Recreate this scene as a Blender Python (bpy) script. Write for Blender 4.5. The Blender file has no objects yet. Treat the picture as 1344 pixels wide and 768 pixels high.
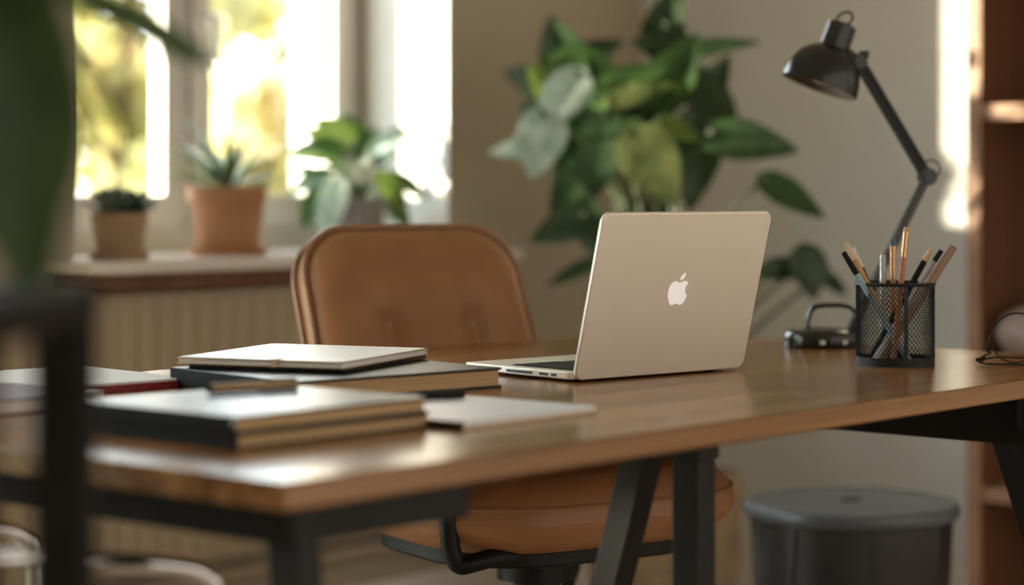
import bpy, bmesh, math, random
from mathutils import Vector, Matrix, Euler
random.seed(7)
SC = bpy.context.scene
COL = SC.collection
PI = math.pi

# ------------------------------------------------------------------ camera
# room axes: x along the desk front, y towards the window wall, z up
CAM = Vector((-1.234, -1.31, 0.99)); FPX = 2900.0; HOR = 245.0
CR = Vector((0.6534, -0.7570, 0)).normalized()      # camera right
CF = Vector((0.7570, 0.6534, 0)).normalized()       # camera forward
UP = Vector((0, 0, 1))
cam_d = bpy.data.cameras.new('camera'); cam = bpy.data.objects.new('camera', cam_d); COL.objects.link(cam)
cam.location = CAM
cam.rotation_euler = (PI/2, 0, -math.atan2(CF.x, CF.y))
cam_d.sensor_width = 36; cam_d.lens = 36*FPX/1344
cam_d.shift_y = -(384-HOR)/1344
cam_d.clip_start = 0.05; cam_d.clip_end = 200
cam_d.dof.use_dof = True; cam_d.dof.focus_distance = 2.80; cam_d.dof.aperture_fstop = 2.0
SC.camera = cam

# ------------------------------------------------------------------ light
SC.view_settings.view_transform = 'Standard'; SC.view_settings.look = 'None'
SC.view_settings.gamma = 1; SC.view_settings.use_curve_mapping = False
SC.view_settings.exposure = 0.92
FILL = (1.0, 0.905, 0.78, 1); FILL_S = 0.66      # warm light from the open room behind the camera
SKYC = (0.84, 0.93, 1.0, 1); SKY_S = 5.6       # brighter, cooler sky on the window side
SUN_E = 11.0
w = bpy.data.worlds.new('World'); SC.world = w; w.use_nodes = True
nt = w.node_tree; nt.nodes.clear()
tc = nt.nodes.new('ShaderNodeTexCoord'); sx = nt.nodes.new('ShaderNodeSeparateXYZ')
mr = nt.nodes.new('ShaderNodeMapRange'); mr.inputs[1].default_value = -0.15; mr.inputs[2].default_value = 0.45
b1 = nt.nodes.new('ShaderNodeBackground'); b1.inputs[0].default_value = FILL; b1.inputs[1].default_value = FILL_S
b2 = nt.nodes.new('ShaderNodeBackground'); b2.inputs[0].default_value = SKYC; b2.inputs[1].default_value = SKY_S
mx = nt.nodes.new('ShaderNodeMixShader'); wo = nt.nodes.new('ShaderNodeOutputWorld')
nt.links.new(tc.outputs['Generated'], sx.inputs[0]); nt.links.new(sx.outputs['Y'], mr.inputs[0])
nt.links.new(mr.outputs[0], mx.inputs[0]); nt.links.new(b1.outputs[0], mx.inputs[1]); nt.links.new(b2.outputs[0], mx.inputs[2])
nt.links.new(mx.outputs[0], wo.inputs[0])
sun_d = bpy.data.lights.new('sun', 'SUN'); sun_d.energy = SUN_E; sun_d.angle = math.radians(1.2); sun_d.color = (1.0, 0.88, 0.68)
sun = bpy.data.objects.new('sun', sun_d); COL.objects.link(sun)
SUN_DIR = Vector((0.8, -0.94, -0.055)).normalized()
sun.rotation_euler = SUN_DIR.to_track_quat('-Z', 'Y').to_euler()
sun.location = (0, 6, 5)
SC.cycles.use_denoising = True
SC.cycles.max_bounces = 8; SC.cycles.transparent_max_bounces = 12
SC.cycles.sample_clamp_indirect = 6.0

# ------------------------------------------------------------------ helpers
def P(px, py, Y):
    "point of the room seen at pixel (px, py) at distance Y along the camera axis"
    return CAM + CR*((px-672)/FPX*Y) + CF*Y + UP*(-(py-HOR)/FPX*Y)
def onz(px, py, z):
    "point at height z seen at pixel"
    return P(px, py, (CAM.z-z)*FPX/(py-HOR))
def camxy(X, Y, z=0.0):
    v = CAM + CR*X + CF*Y; return Vector((v.x, v.y, z))

def tag(o, label=None, cat=None, group=None, kind=None):
    if label: o['label'] = label
    if cat: o['category'] = cat
    if group: o['group'] = group
    if kind: o['kind'] = kind
    return o
def thing(name, label, cat, loc=(0, 0, 0), rz=0.0, group=None):
    o = bpy.data.objects.new(name, None); COL.objects.link(o)
    o.empty_display_size = 0.05
    o.location = loc; o.rotation_euler = (0, 0, rz)
    return tag(o, label, cat, group)
def obj(name, bm, mats, parent=None, smooth=35, bevel=0, label=None, segs=2):
    bmesh.ops.recalc_face_normals(bm, faces=bm.faces)
    me = bpy.data.meshes.new(name); bm.to_mesh(me); bm.free()
    for m in (mats if isinstance(mats, (list, tuple)) else [mats]): me.materials.append(m)
    if smooth is not None:
        for p in me.polygons: p.use_smooth = True
        me.set_sharp_from_angle(angle=math.radians(smooth))
    o = bpy.data.objects.new(name, me); COL.objects.link(o)
    if parent: o.parent = parent
    if bevel:
        m = o.modifiers.new('bevel', 'BEVEL'); m.width = bevel; m.segments = segs; m.limit_method = 'ANGLE'
        m.harden_normals = False
    if label: o['label'] = label
    return o
def bmn(): return bmesh.new()
def box(bm, lo, hi, M=None, mat=0):
    x0, y0, z0 = lo; x1, y1, z1 = hi
    vs = [Vector(c) for c in ((x0,y0,z0),(x1,y0,z0),(x1,y1,z0),(x0,y1,z0),(x0,y0,z1),(x1,y0,z1),(x1,y1,z1),(x0,y1,z1))]
    if M is not None: vs = [M @ v for v in vs]
    v = [bm.verts.new(c) for c in vs]
    for f in ((0,3,2,1),(4,5,6,7),(0,1,5,4),(1,2,6,5),(2,3,7,6),(3,0,4,7)):
        fc = bm.faces.new([v[i] for i in f]); fc.material_index = mat
    return bm
def frame_at(d):
    d = Vector(d).normalized()
    a = Vector((0, 0, 1)) if abs(d.z) < 0.9 else Vector((1, 0, 0))
    s = d.cross(a).normalized(); t = s.cross(d).normalized()
    return s, t
def tube(bm, pts, r, n=10, closed=False, mat=0, caps=True):
    "tube along points; r is a number or a list"
    pts = [Vector(p) for p in pts]; N = len(pts)
    rs = r if isinstance(r, (list, tuple)) else [r]*N
    rings = []; prev = None
    for i, p in enumerate(pts):
        if closed: d = pts[(i+1) % N]-pts[i-1]
        else: d = pts[min(i+1, N-1)]-pts[max(i-1, 0)]
        d.normalize()
        if prev is None: s, t = frame_at(d)
        else:
            s = prev - d*prev.dot(d)
            if s.length < 1e-5: s, _ = frame_at(d)
            s.normalize(); t = s.cross(d).normalized()
        prev = s
        rings.append([bm.verts.new(p + (s*math.cos(2*PI*k/n)+t*math.sin(2*PI*k/n))*rs[i]) for k in range(n)])
    for i in range(N if closed else N-1):
        a, b = rings[i], rings[(i+1) % N]
        if closed and i == N-1:   # match twist
            best = min(range(n), key=lambda q: sum((a[k].co-b[(k+q) % n].co).length for k in range(n)))
            b = [b[(k+best) % n] for k in range(n)]
        for k in range(n):
            f = bm.faces.new((a[k], a[(k+1) % n], b[(k+1) % n], b[k])); f.material_index = mat
    if caps and not closed:
        for rg in (rings[0], rings[-1]):
            f = bm.faces.new(rg); f.material_index = mat
    return bm
def smooth_path(pts, sub=6):
    pts = [Vector(p) for p in pts]; out = []
    for i in range(len(pts)-1):
        p0 = pts[max(i-1, 0)]; p1 = pts[i]; p2 = pts[i+1]; p3 = pts[min(i+2, len(pts)-1)]
        for k in range(sub):
            t = k/sub
            out.append(0.5*((2*p1)+(p2-p0)*t+(2*p0-5*p1+4*p2-p3)*t*t+(-p0+3*p1-3*p2+p3)*t**3))
    out.append(pts[-1]); return out
def lathe(bm, prof, n=48, M=None, mat=0, cap0=True, cap1=True):
    "prof: list of (r, z)"
    rings = []
    for r, z in prof:
        if r < 1e-6:
            v = Vector((0, 0, z)); rings.append([bm.verts.new(M @ v if M else v)])
        else:
            rg = []
            for k in range(n):
                v = Vector((r*math.cos(2*PI*k/n), r*math.sin(2*PI*k/n), z)); rg.append(bm.verts.new(M @ v if M else v))
            rings.append(rg)
    for a, b in zip(rings, rings[1:]):
        for k in range(n):
            if len(a) == 1 and len(b) == 1: continue
            if len(a) == 1: vs = (a[0], b[(k+1) % n], b[k])
            elif len(b) == 1: vs = (a[k], a[(k+1) % n], b[0])
            else: vs = (a[k], a[(k+1) % n], b[(k+1) % n], b[k])
            f = bm.faces.new(vs); f.material_index = mat
    if cap0 and len(rings[0]) > 1: f = bm.faces.new(rings[0]); f.material_index = mat
    if cap1 and len(rings[-1]) > 1: f = bm.faces.new(rings[-1]); f.material_index = mat
    return bm
def prism(bm, poly, z0, z1, M=None, mat=0):
    a = [Vector((x, y, z0)) for x, y in poly]; b = [Vector((x, y, z1)) for x, y in poly]
    if M is not None: a = [M @ v for v in a]; b = [M @ v for v in b]
    a = [bm.verts.new(v) for v in a]; b = [bm.verts.new(v) for v in b]
    n = len(a)
    fs = [bm.faces.new(a[::-1]), bm.faces.new(b)]
    for k in range(n): fs.append(bm.faces.new((a[k], a[(k+1) % n], b[(k+1) % n], b[k])))
    for f in fs: f.material_index = mat
    return bm
def rrect(w_, h_, r, n=6):
    out = []
    for cx, cy, a0 in ((w_/2-r, h_/2-r, 0), (-w_/2+r, h_/2-r, PI/2), (-w_/2+r, -h_/2+r, PI), (w_/2-r, -h_/2+r, 1.5*PI)):
        for k in range(n+1):
            a = a0+PI/2*k/n; out.append((cx+r*math.cos(a), cy+r*math.sin(a)))
    return out
def align(p0, p1):
    "matrix with local z running from p0 to p1"
    p0 = Vector(p0); d = (Vector(p1)-p0).normalized(); s, t = frame_at(d)
    M = Matrix((s, t, d)).transposed().to_4x4(); M.translation = p0; return M
def rod(bm, p0, p1, r0, r1=None, n=14, mat=0):
    return tube(bm, [p0, p1], [r0, r0 if r1 is None else r1], n, mat=mat)
def bar(bm, p0, p1, wx, wy, side, mat=0):
    "rectangular bar from p0 to p1; cross-section wx along `side`, wy across"
    p0 = Vector(p0); p1 = Vector(p1); d = (p1-p0).normalized()
    s = Vector(side); s = (s-d*s.dot(d)).normalized(); t = d.cross(s)
    M = Matrix((s, t, d)).transposed().to_4x4(); M.translation = p0
    return box(bm, (-wx/2, -wy/2, 0), (wx/2, wy/2, (p1-p0).length), M, mat)

# ------------------------------------------------------------------ materials
def mat(name, col, rough=0.5, metal=0.0, spec=0.5, var=0.0, vscale=20.0, bump=0.0, bscale=200.0, coat=0.0, stretch=None, col2=None, sheen=0.0):
    m = bpy.data.materials.new(name); m.use_nodes = True
    nt = m.node_tree; b = nt.nodes['Principled BSDF']
    b.inputs['Base Color'].default_value = (*col, 1); b.inputs['Roughness'].default_value = rough
    b.inputs['Metallic'].default_value = metal; b.inputs['Specular IOR Level'].default_value = spec
    b.inputs['Coat Weight'].default_value = coat; b.inputs['Sheen Weight'].default_value = sheen
    t = nt.nodes.new('ShaderNodeTexCoord'); mp = nt.nodes.new('ShaderNodeMapping')
    nt.links.new(t.outputs['Object'], mp.inputs[0])
    if stretch: mp.inputs['Scale'].default_value = stretch
    if var or col2:
        nz = nt.nodes.new('ShaderNodeTexNoise'); nz.inputs['Scale'].default_value = vscale; nz.inputs['Detail'].default_value = 4
        nt.links.new(mp.outputs[0], nz.inputs['Vector'])
        cr = nt.nodes.new('ShaderNodeValToRGB')
        c2 = col2 or tuple(min(1, c*(1+var)) for c in col); c1 = tuple(c*(1-var) for c in col)
        cr.color_ramp.elements[0].color = (*c1, 1); cr.color_ramp.elements[1].color = (*c2, 1)
        cr.color_ramp.elements[0].position = 0.35; cr.color_ramp.elements[1].position = 0.65
        nt.links.new(nz.outputs['Fac'], cr.inputs[0]); nt.links.new(cr.outputs[0], b.inputs['Base Color'])
    if bump:
        n2 = nt.nodes.new('ShaderNodeTexNoise'); n2.inputs['Scale'].default_value = bscale
        nt.links.new(mp.outputs[0], n2.inputs['Vector'])
        bp = nt.nodes.new('ShaderNodeBump'); bp.inputs['Strength'].default_value = bump; bp.inputs['Distance'].default_value = 0.002
        nt.links.new(n2.outputs['Fac'], bp.inputs['Height']); nt.links.new(bp.outputs[0], b.inputs['Normal'])
    return m
def wood(name, c_dark, c_mid, c_light, rough=0.35, axis='X', boards=0.0, scale=1.0, coat=0.0):
    m = bpy.data.materials.new(name); m.use_nodes = True
    nt = m.node_tree; L = nt.links; b = nt.nodes['Principled BSDF']
    t = nt.nodes.new('ShaderNodeTexCoord'); mp = nt.nodes.new('ShaderNodeMapping')
    L.new(t.outputs['Object'], mp.inputs[0])
    s = {'X': (1.2, 26, 26), 'Y': (26, 1.2, 26), 'Z': (26, 26, 1.2)}[axis]
    mp.inputs['Scale'].default_value = tuple(k*scale for k in s)
    nz = nt.nodes.new('ShaderNodeTexNoise'); nz.inputs['Scale'].default_value = 1.0; nz.inputs['Detail'].default_value = 6; nz.inputs['Distortion'].default_value = 0.6
    L.new(mp.outputs[0], nz.inputs['Vector'])
    cr = nt.nodes.new('ShaderNodeValToRGB'); e = cr.color_ramp.elements
    e[0].position = 0.30; e[0].color = (*c_dark, 1); e[1].position = 0.72; e[1].color = (*c_light, 1)
    k = e.new(0.5); k.color = (*c_mid, 1)
    L.new(nz.outputs['Fac'], cr.inputs[0])
    out = cr.outputs[0]
    if boards:
        sp = nt.nodes.new('ShaderNodeSeparateXYZ'); L.new(t.outputs['Object'], sp.inputs[0])
        dv = nt.nodes.new('ShaderNodeMath'); dv.operation = 'DIVIDE'; dv.inputs[1].default_value = boards; L.new(sp.outputs['Y'], dv.inputs[0])
        fl = nt.nodes.new('ShaderNodeMath'); fl.operation = 'FLOOR'; L.new(dv.outputs[0], fl.inputs[0])
        wn = nt.nodes.new('ShaderNodeTexWhiteNoise'); wn.noise_dimensions = '1D'; L.new(fl.outputs[0], wn.inputs['W'])
        mp2 = nt.nodes.new('ShaderNodeMapRange'); mp2.inputs[3].default_value = 0.86; mp2.inputs[4].default_value = 1.12; L.new(wn.outputs['Value'], mp2.inputs[0])
        mu = nt.nodes.new('ShaderNodeMix'); mu.data_type = 'RGBA'; mu.blend_type = 'MULTIPLY'; mu.inputs[0].default_value = 1
        L.new(out, mu.inputs[6]); L.new(mp2.outputs[0], mu.inputs[7]); out = mu.outputs[2]
    L.new(out, b.inputs['Base Color'])
    b.inputs['Roughness'].default_value = rough; b.inputs['Coat Weight'].default_value = coat; b.inputs['Coat Roughness'].default_value = 0.2
    bp = nt.nodes.new('ShaderNodeBump'); bp.inputs['Strength'].default_value = 0.12; bp.inputs['Distance'].default_value = 0.001
    L.new(nz.outputs['Fac'], bp.inputs['Height']); L.new(bp.outputs[0], b.inputs['Normal'])
    return m
def leafmat(name, c1, c2, trans=0.35, rough=0.35, scale=25, spec=0.5, tcol=None):
    m = bpy.data.materials.new(name); m.use_nodes = True
    nt = m.node_tree; L = nt.links; b = nt.nodes['Principled BSDF']; out = nt.nodes['Material Output']
    t = nt.nodes.new('ShaderNodeTexCoord'); nz = nt.nodes.new('ShaderNodeTexNoise'); nz.inputs['Scale'].default_value = scale
    L.new(t.outputs['Object'], nz.inputs['Vector'])
    cr = nt.nodes.new('ShaderNodeValToRGB'); cr.color_ramp.elements[0].color = (*c1, 1); cr.color_ramp.elements[1].color = (*c2, 1)
    cr.color_ramp.elements[0].position = 0.35; cr.color_ramp.elements[1].position = 0.65
    L.new(nz.outputs['Fac'], cr.inputs[0]); L.new(cr.outputs[0], b.inputs['Base Color'])
    b.inputs['Roughness'].default_value = rough; b.inputs['Specular IOR Level'].default_value = spec
    tr = nt.nodes.new('ShaderNodeBsdfTranslucent')
    if tcol: tr.inputs[0].default_value = (*tcol, 1)
    else: L.new(cr.outputs[0], tr.inputs[0])
    mx = nt.nodes.new('ShaderNodeMixShader'); mx.inputs[0].default_value = trans
    L.new(b.outputs[0], mx.inputs[1]); L.new(tr.outputs[0], mx.inputs[2]); L.new(mx.outputs[0], out.inputs[0])
    return m
def glassmat():
    m = bpy.data.materials.new('window_glass'); m.use_nodes = True
    nt = m.node_tree; L = nt.links; out = nt.nodes['Material Output']
    nt.nodes.remove(nt.nodes['Principled BSDF'])
    tr = nt.nodes.new('ShaderNodeBsdfTransparent'); tr.inputs[0].default_value = (0.97, 0.98, 0.97, 1)
    gl = nt.nodes.new('ShaderNodeBsdfGlossy'); gl.inputs['Roughness'].default_value = 0.0
    mx = nt.nodes.new('ShaderNodeMixShader'); mx.inputs[0].default_value = 0.05
    L.new(tr.outputs[0], mx.inputs[1]); L.new(gl.outputs[0], mx.inputs[2]); L.new(mx.outputs[0], out.inputs[0])
    return m

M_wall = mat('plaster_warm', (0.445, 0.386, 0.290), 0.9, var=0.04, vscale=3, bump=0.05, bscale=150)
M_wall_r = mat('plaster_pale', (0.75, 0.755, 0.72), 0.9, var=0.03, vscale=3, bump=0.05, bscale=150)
M_white = mat('white_paint', (0.80, 0.78, 0.74), 0.45, var=0.02)
M_frame = mat('window_paint', (0.62, 0.58, 0.52), 0.45, var=0.02)
M_sill = mat('sill_stone', (0.84, 0.80, 0.74), 0.12, var=0.03, vscale=15)
M_ceil = mat('ceiling_paint', (0.75, 0.72, 0.66), 0.95, var=0.02)
M_floor = wood('floor_oak', (0.36, 0.25, 0.16), (0.44, 0.32, 0.21), (0.52, 0.38, 0.26), 0.4, 'X', 0.14)
M_glass = glassmat()
M_rad = mat('radiator_enamel', (0.50, 0.41, 0.29), 0.45, var=0.02)
M_desk = wood('desk_oak', (0.125, 0.049, 0.013), (0.25, 0.113, 0.036), (0.40, 0.205, 0.077), 0.22, 'X', 0.116, coat=0.04)
M_black = mat('black_steel', (0.009, 0.008, 0.0075), 0.45, 0.0, 0.22, var=0.1)
M_stand = mat('matte_black_iron', (0.014, 0.012, 0.010), 0.8, 0.0, 0.15, var=0.1)
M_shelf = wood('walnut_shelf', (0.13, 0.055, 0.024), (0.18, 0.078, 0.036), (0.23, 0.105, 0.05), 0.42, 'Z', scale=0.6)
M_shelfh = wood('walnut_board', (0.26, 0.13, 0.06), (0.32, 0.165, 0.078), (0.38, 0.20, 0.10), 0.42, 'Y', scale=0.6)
M_tan = mat('tan_leather', (0.33, 0.15, 0.060), 0.48, var=0.08, vscale=14, bump=0.12, bscale=350)
M_tan2 = mat('tan_leather_piping', (0.31, 0.15, 0.068), 0.45, var=0.05)
M_alu = mat('champagne_aluminium', (0.86, 0.785, 0.675), 0.34, 0.28, 0.5, var=0.01, bump=0.02, bscale=900)
M_emb = mat('emblem_white', (0.95, 0.94, 0.92), 0.25)
M_emb.node_tree.nodes['Principled BSDF'].inputs['Emission Color'].default_value = (1, 0.98, 0.95, 1)      # faint glow added to set the emblem off from the lid
M_emb.node_tree.nodes['Principled BSDF'].inputs['Emission Strength'].default_value = 0.16
M_spine = mat('matte_spine_cloth', (0.012, 0.011, 0.0105), 0.75, 0, 0.12, var=0.1)
M_key = mat('key_black', (0.012, 0.012, 0.013), 0.6, 0, 0.15)
M_port = mat('port_dark', (0.03, 0.03, 0.03), 0.4)
M_bookk = mat('book_cloth_black', (0.014, 0.013, 0.013), 0.34, 0, 0.45, var=0.15, vscale=60, bump=0.1, bscale=500)
M_bookg = mat('book_cloth_slate', (0.022, 0.022, 0.024), 0.30, 0, 0.5, var=0.1, vscale=60, bump=0.06, bscale=500)
M_page = mat('aged_pages', (0.50, 0.33, 0.17), 0.8, var=0.18, vscale=3, stretch=(1, 1, 220))
M_pagew = mat('white_pages', (0.78, 0.76, 0.74), 0.8, var=0.08, vscale=3, stretch=(1, 1, 220))
M_kraft = mat('kraft_board', (0.56, 0.42, 0.29), 0.7, var=0.06, vscale=40)
M_cream_glare = mat('cream_glare_card', (0.76, 0.75, 0.73), 0.34, var=0.02, vscale=30)
M_paper = mat('white_paper', (0.80, 0.82, 0.88), 0.36, var=0.02)
M_red = mat('red_cover', (0.22, 0.02, 0.03), 0.4, var=0.05)
M_mauve = mat('mauve_cover', (0.17, 0.125, 0.15), 0.4, var=0.05)
M_gold = mat('bronze_pen', (0.32, 0.22, 0.12), 0.32, 0.6, var=0.05)
M_lamp = mat('lamp_enamel', (0.011, 0.010, 0.0095), 0.20, 0.0, 0.5, var=0.08)
M_lampin = mat('lamp_inside', (0.13, 0.095, 0.08), 0.5, var=0.05)
M_bulb = mat('bulb_glass', (0.45, 0.40, 0.34), 0.2)
M_wire = mat('wire_black', (0.012, 0.012, 0.012), 0.5, 0.0, 0.3, var=0.05)
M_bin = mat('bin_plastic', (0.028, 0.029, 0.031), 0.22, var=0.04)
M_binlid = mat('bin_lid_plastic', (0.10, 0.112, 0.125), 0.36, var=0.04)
M_chrome = mat('chrome', (0.80, 0.81, 0.82), 0.10, 1.0)
M_seatk = mat('black_vinyl', (0.03, 0.03, 0.03), 0.5, var=0.05)
M_terra = mat('terracotta', (0.42, 0.20, 0.095), 0.75, var=0.10, vscale=12)
M_terra2 = mat('pale_terracotta', (0.36, 0.23, 0.145), 0.8, var=0.10, vscale=12)
M_greyp = mat('grey_ceramic', (0.17, 0.145, 0.125), 0.6, var=0.06)
M_soil = mat('soil', (0.05, 0.032, 0.02), 0.95, var=0.4, vscale=60, bump=0.6, bscale=120)
M_basket = mat('woven_basket', (0.36, 0.25, 0.15), 0.8, var=0.2, vscale=30, bump=0.6, bscale=90)
M_vase = mat('mauve_ceramic', (0.36, 0.26, 0.225), 0.5, var=0.04)
M_stem = mat('stem_green', (0.06, 0.09, 0.03), 0.5, var=0.2)
M_bark = mat('bark', (0.10, 0.065, 0.04), 0.9, var=0.3, bump=0.5, bscale=40)
M_lawn = mat('lawn', (0.20, 0.22, 0.06), 0.9, var=0.3, vscale=2)
ML_dark = leafmat('leaf_dark', (0.018, 0.045, 0.014), (0.035, 0.08, 0.022), 0.15, 0.4)
ML_mid = leafmat('leaf_mid', (0.028, 0.070, 0.016), (0.052, 0.118, 0.024), 0.25, 0.36)
ML_lime = leafmat('leaf_lime', (0.12, 0.19, 0.03), (0.20, 0.28, 0.055), 0.35, 0.4)
ML_pale_sheen = leafmat('leaf_pale_sheen', (0.32, 0.44, 0.35), (0.54, 0.65, 0.56), 0.2, 0.25)  # pale leaf colour; on the corner plant it paints the window's reflection
ML_var = leafmat('leaf_variegated', (0.08, 0.14, 0.03), (0.48, 0.56, 0.20), 0.3, 0.36, 16)
ML_fg = leafmat('leaf_foreground', (0.022, 0.048, 0.010), (0.036, 0.072, 0.016), 0.25, 0.5)
ML_succ = leafmat('leaf_succulent', (0.06, 0.095, 0.07), (0.12, 0.165, 0.12), 0.1, 0.5)
ML_t1 = leafmat('tree_leaf_yellow', (0.72, 0.66, 0.30), (0.86, 0.80, 0.50), 0.55, 0.8, 3, 0.1)
ML_t2 = leafmat('tree_leaf_olive', (0.50, 0.52, 0.26), (0.68, 0.66, 0.40), 0.55, 0.8, 3, 0.1)
ML_t3 = leafmat('tree_leaf_gold', (0.76, 0.66, 0.38), (0.90, 0.82, 0.58), 0.55, 0.8, 3, 0.1)
ML_t4 = leafmat('tree_leaf_green', (0.32, 0.38, 0.22), (0.50, 0.54, 0.34), 0.5, 0.8, 3, 0.1)

# ------------------------------------------------------------------ leaf
def leaf(bm, b, d, n, L, W, heart=True, fold=0.25, droop=0.25, mi=0, nl=10, nw=4, wave=0.0):
    b = Vector(b); d = Vector(d).normalized(); n = Vector(n); n = (n-d*n.dot(d)).normalized(); s = d.cross(n)
    rows = []
    for i in range(nl+1):
        t = i/nl
        if heart: wd = W/2*(math.sin(PI*min(1, t**0.62))**0.75)*(1.0 if t < 0.5 else 1.0-0.12*(t-0.5))
        else: wd = W/2*math.sin(PI*(t*0.96+0.02))**0.8
        if t >= 0.999: wd = W*0.008
        c = b + d*(L*t*(1-0.15*droop*t)) - n*(droop*L*t*t)
        row = []
        for j in range(-nw, nw+1):
            q = j/nw
            back = -0.13*L*abs(q)**1.6*(max(0, 1-t*4)) if heart else 0
            p = c + s*(wd*q*math.cos(fold*abs(q))) + n*(wd*abs(q)*math.sin(fold)+wave*W*math.sin(t*9+q*2)*abs(q)) + d*back
            row.append(bm.verts.new(p))
        rows.append(row)
    for i in range(nl):
        for j in range(2*nw):
            f = bm.faces.new((rows[i][j], rows[i][j+1], rows[i+1][j+1], rows[i+1][j])); f.material_index = mi

# ================================================================== SETTING
WV, WX, WP, H = 2.08, 3.2, 2.36, 2.6          # window-wall face, right wall face, window plane, ceiling
OX0, OX1, OZ0, OZ1 = 1.411, 2.473, 0.85, 2.20  # window opening
VO = 2.52                                       # outer face of the window wall
bm = bmn()
QX0, QX1 = -1.65, 0.60                         # window added farther left, unseen, for side light and reflections
box(bm, (-2.2, WV, 0), (QX0, VO, H)); box(bm, (QX1, WV, 0), (OX0, VO, H))
box(bm, (QX0, WV, 0), (QX1, VO, 0.04)); box(bm, (QX0, WV, OZ1), (QX1, VO, H)); box(bm, (OX1, WV, 0), (WX+0.2, VO, H))
box(bm, (OX0, WV, 0), (OX1, VO, OZ0-0.03)); box(bm, (OX0, WV, OZ1), (OX1, VO, H))
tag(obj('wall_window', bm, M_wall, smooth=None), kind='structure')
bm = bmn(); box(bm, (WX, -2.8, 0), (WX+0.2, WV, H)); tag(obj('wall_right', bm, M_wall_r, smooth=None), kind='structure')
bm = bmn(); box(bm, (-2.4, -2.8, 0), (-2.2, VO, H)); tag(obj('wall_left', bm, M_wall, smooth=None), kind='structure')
bm = bmn(); box(bm, (-2.2, -2.8, -0.1), (WX+0.2, VO, 0)); tag(obj('floor', bm, M_floor, smooth=None), kind='structure')
bm = bmn(); box(bm, (-2.2, -2.8, H), (WX+0.2, VO, H+0.1)); tag(obj('ceiling', bm, M_ceil, smooth=None), kind='structure')
bm = bmn(); box(bm, (WX-0.016, -2.8, 0), (WX, WV, 0.125)); tag(obj('baseboard_right', bm, M_white, bevel=0.004), kind='structure')
bm = bmn(); box(bm, (-2.2, WV-0.016, 0), (QX0, WV, 0.125)); box(bm, (QX1, WV-0.016, 0), (WX-0.016, WV, 0.125)); tag(obj('baseboard_window', bm, M_white, bevel=0.004), kind='structure')
# linings of the reveal (painted white), sill
bm = bmn(); box(bm, (OX1-0.004, WV+0.001, OZ0), (OX1-0.0005, WP-0.02, OZ1)); tag(obj('trim_1', bm, M_white, smooth=None), kind='structure')
bm = bmn(); box(bm, (2.40, WP+0.05, OZ0), (OX1-0.0005, VO+0.0, OZ1)); tag(obj('trim_2', bm, M_white, smooth=None), kind='structure')
bm = bmn(); box(bm, (1.333, 1.93, OZ0-0.024), (2.56, WV-0.0005, OZ0)); box(bm, (OX0+0.001, WV-0.0005, OZ0-0.024), (OX1-0.001, VO-0.0, OZ0))
tag(obj('trim_3', bm, M_sill, bevel=0.003), kind='structure')
bm = bmn(); box(bm, (1.36, 1.975, 0.792), (2.54, WV-0.0005, OZ0-0.024)); tag(obj('sill_shade_strip', bm, M_shelf, bevel=0.002), kind='structure')  # dark strip added under the sill in place of the shadow there
# window: outer frame, two casements with panes, handle
f0, f1 = WP-0.0, WP+0.04
win = bpy.data.objects.new('window_1', None); COL.objects.link(win); tag(win, kind='structure')
bm = bmn()
box(bm, (OX0, f0, OZ0), (OX0+0.06, f1+0.01, OZ1)); box(bm, (2.40, f0, OZ0), (OX1-0.004, f1+0.01, OZ1))
box(bm, (OX0+0.06, f0, OZ0), (2.40, f1+0.01, OZ0+0.05)); box(bm, (OX0+0.06, f0, OZ1-0.05), (2.40, f1+0.01, OZ1))
box(bm, (1.874, f0, OZ0+0.05), (1.939, f1, OZ1-0.05))
obj('window_frame', bm, M_frame, win, bevel=0.003)
for x0, x1 in ((OX0+0.06, 1.874), (1.939, 2.40)):
    bm = bmn(); zz0, zz1 = OZ0+0.05, OZ1-0.05; l, r, bt = (0.05, 0.012, 0.072) if x0 < 1.6 else (0.054, 0.030, 0.072)
    a, b_ = f0-0.018, f1-0.006
    box(bm, (x0, a, zz0), (x0+l, b_, zz1)); box(bm, (x1-r, a, zz0), (x1, b_, zz1))
    box(bm, (x0+l, a, zz0), (x1-r, b_, zz0+bt)); box(bm, (x0+l, a, zz1-0.07), (x1-r, b_, zz1))
    cs = obj('casement', bm, M_frame, win, bevel=0.003)
    bm = bmn(); box(bm, (x0+l, f0+0.004, zz0+bt), (x1-r, f0+0.010, zz1-0.07)); obj('pane', bm, M_glass, cs, smooth=None)
win_added = bpy.data.objects.new('added_window', None); COL.objects.link(win_added); tag(win_added, kind='structure')
bm = bmn()
for x0, x1 in ((QX0, QX0+0.10), (QX1-0.10, QX1), (-0.575, -0.475)): box(bm, (x0, f0, 0.04), (x1, f1, OZ1))
box(bm, (QX0+0.1, f0, 0.04), (QX1-0.1, f1, 0.14)); box(bm, (QX0+0.1, f0, OZ1-0.09), (QX1-0.1, f1, OZ1))
obj('window_frame', bm, M_frame, win_added, bevel=0.003)  # frame of the added, unseen window
for x0, x1 in ((QX0+0.1, -0.575), (-0.475, QX1-0.1)):
    bm = bmn(); box(bm, (x0, f0+0.004, 0.14), (x1, f0+0.010, OZ1-0.09)); obj('pane', bm, M_glass, win_added, smooth=None)  # panes of the added, unseen window
hz = 1.36
bm = bmn()
tube(bm, smooth_path([(1.966, f0-0.02, hz), (1.966, f0-0.055, hz), (1.962, f0-0.066, hz-0.015), (1.960, f0-0.066, hz-0.10)]), 0.009, 10)
lathe(bm, [(0.016, 0), (0.016, 0.010), (0.012, 0.014)], 20, align((1.966, f0-0.018, hz), (1.966, f0-0.10, hz)))
obj('window_handle', bm, M_white, win)
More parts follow.
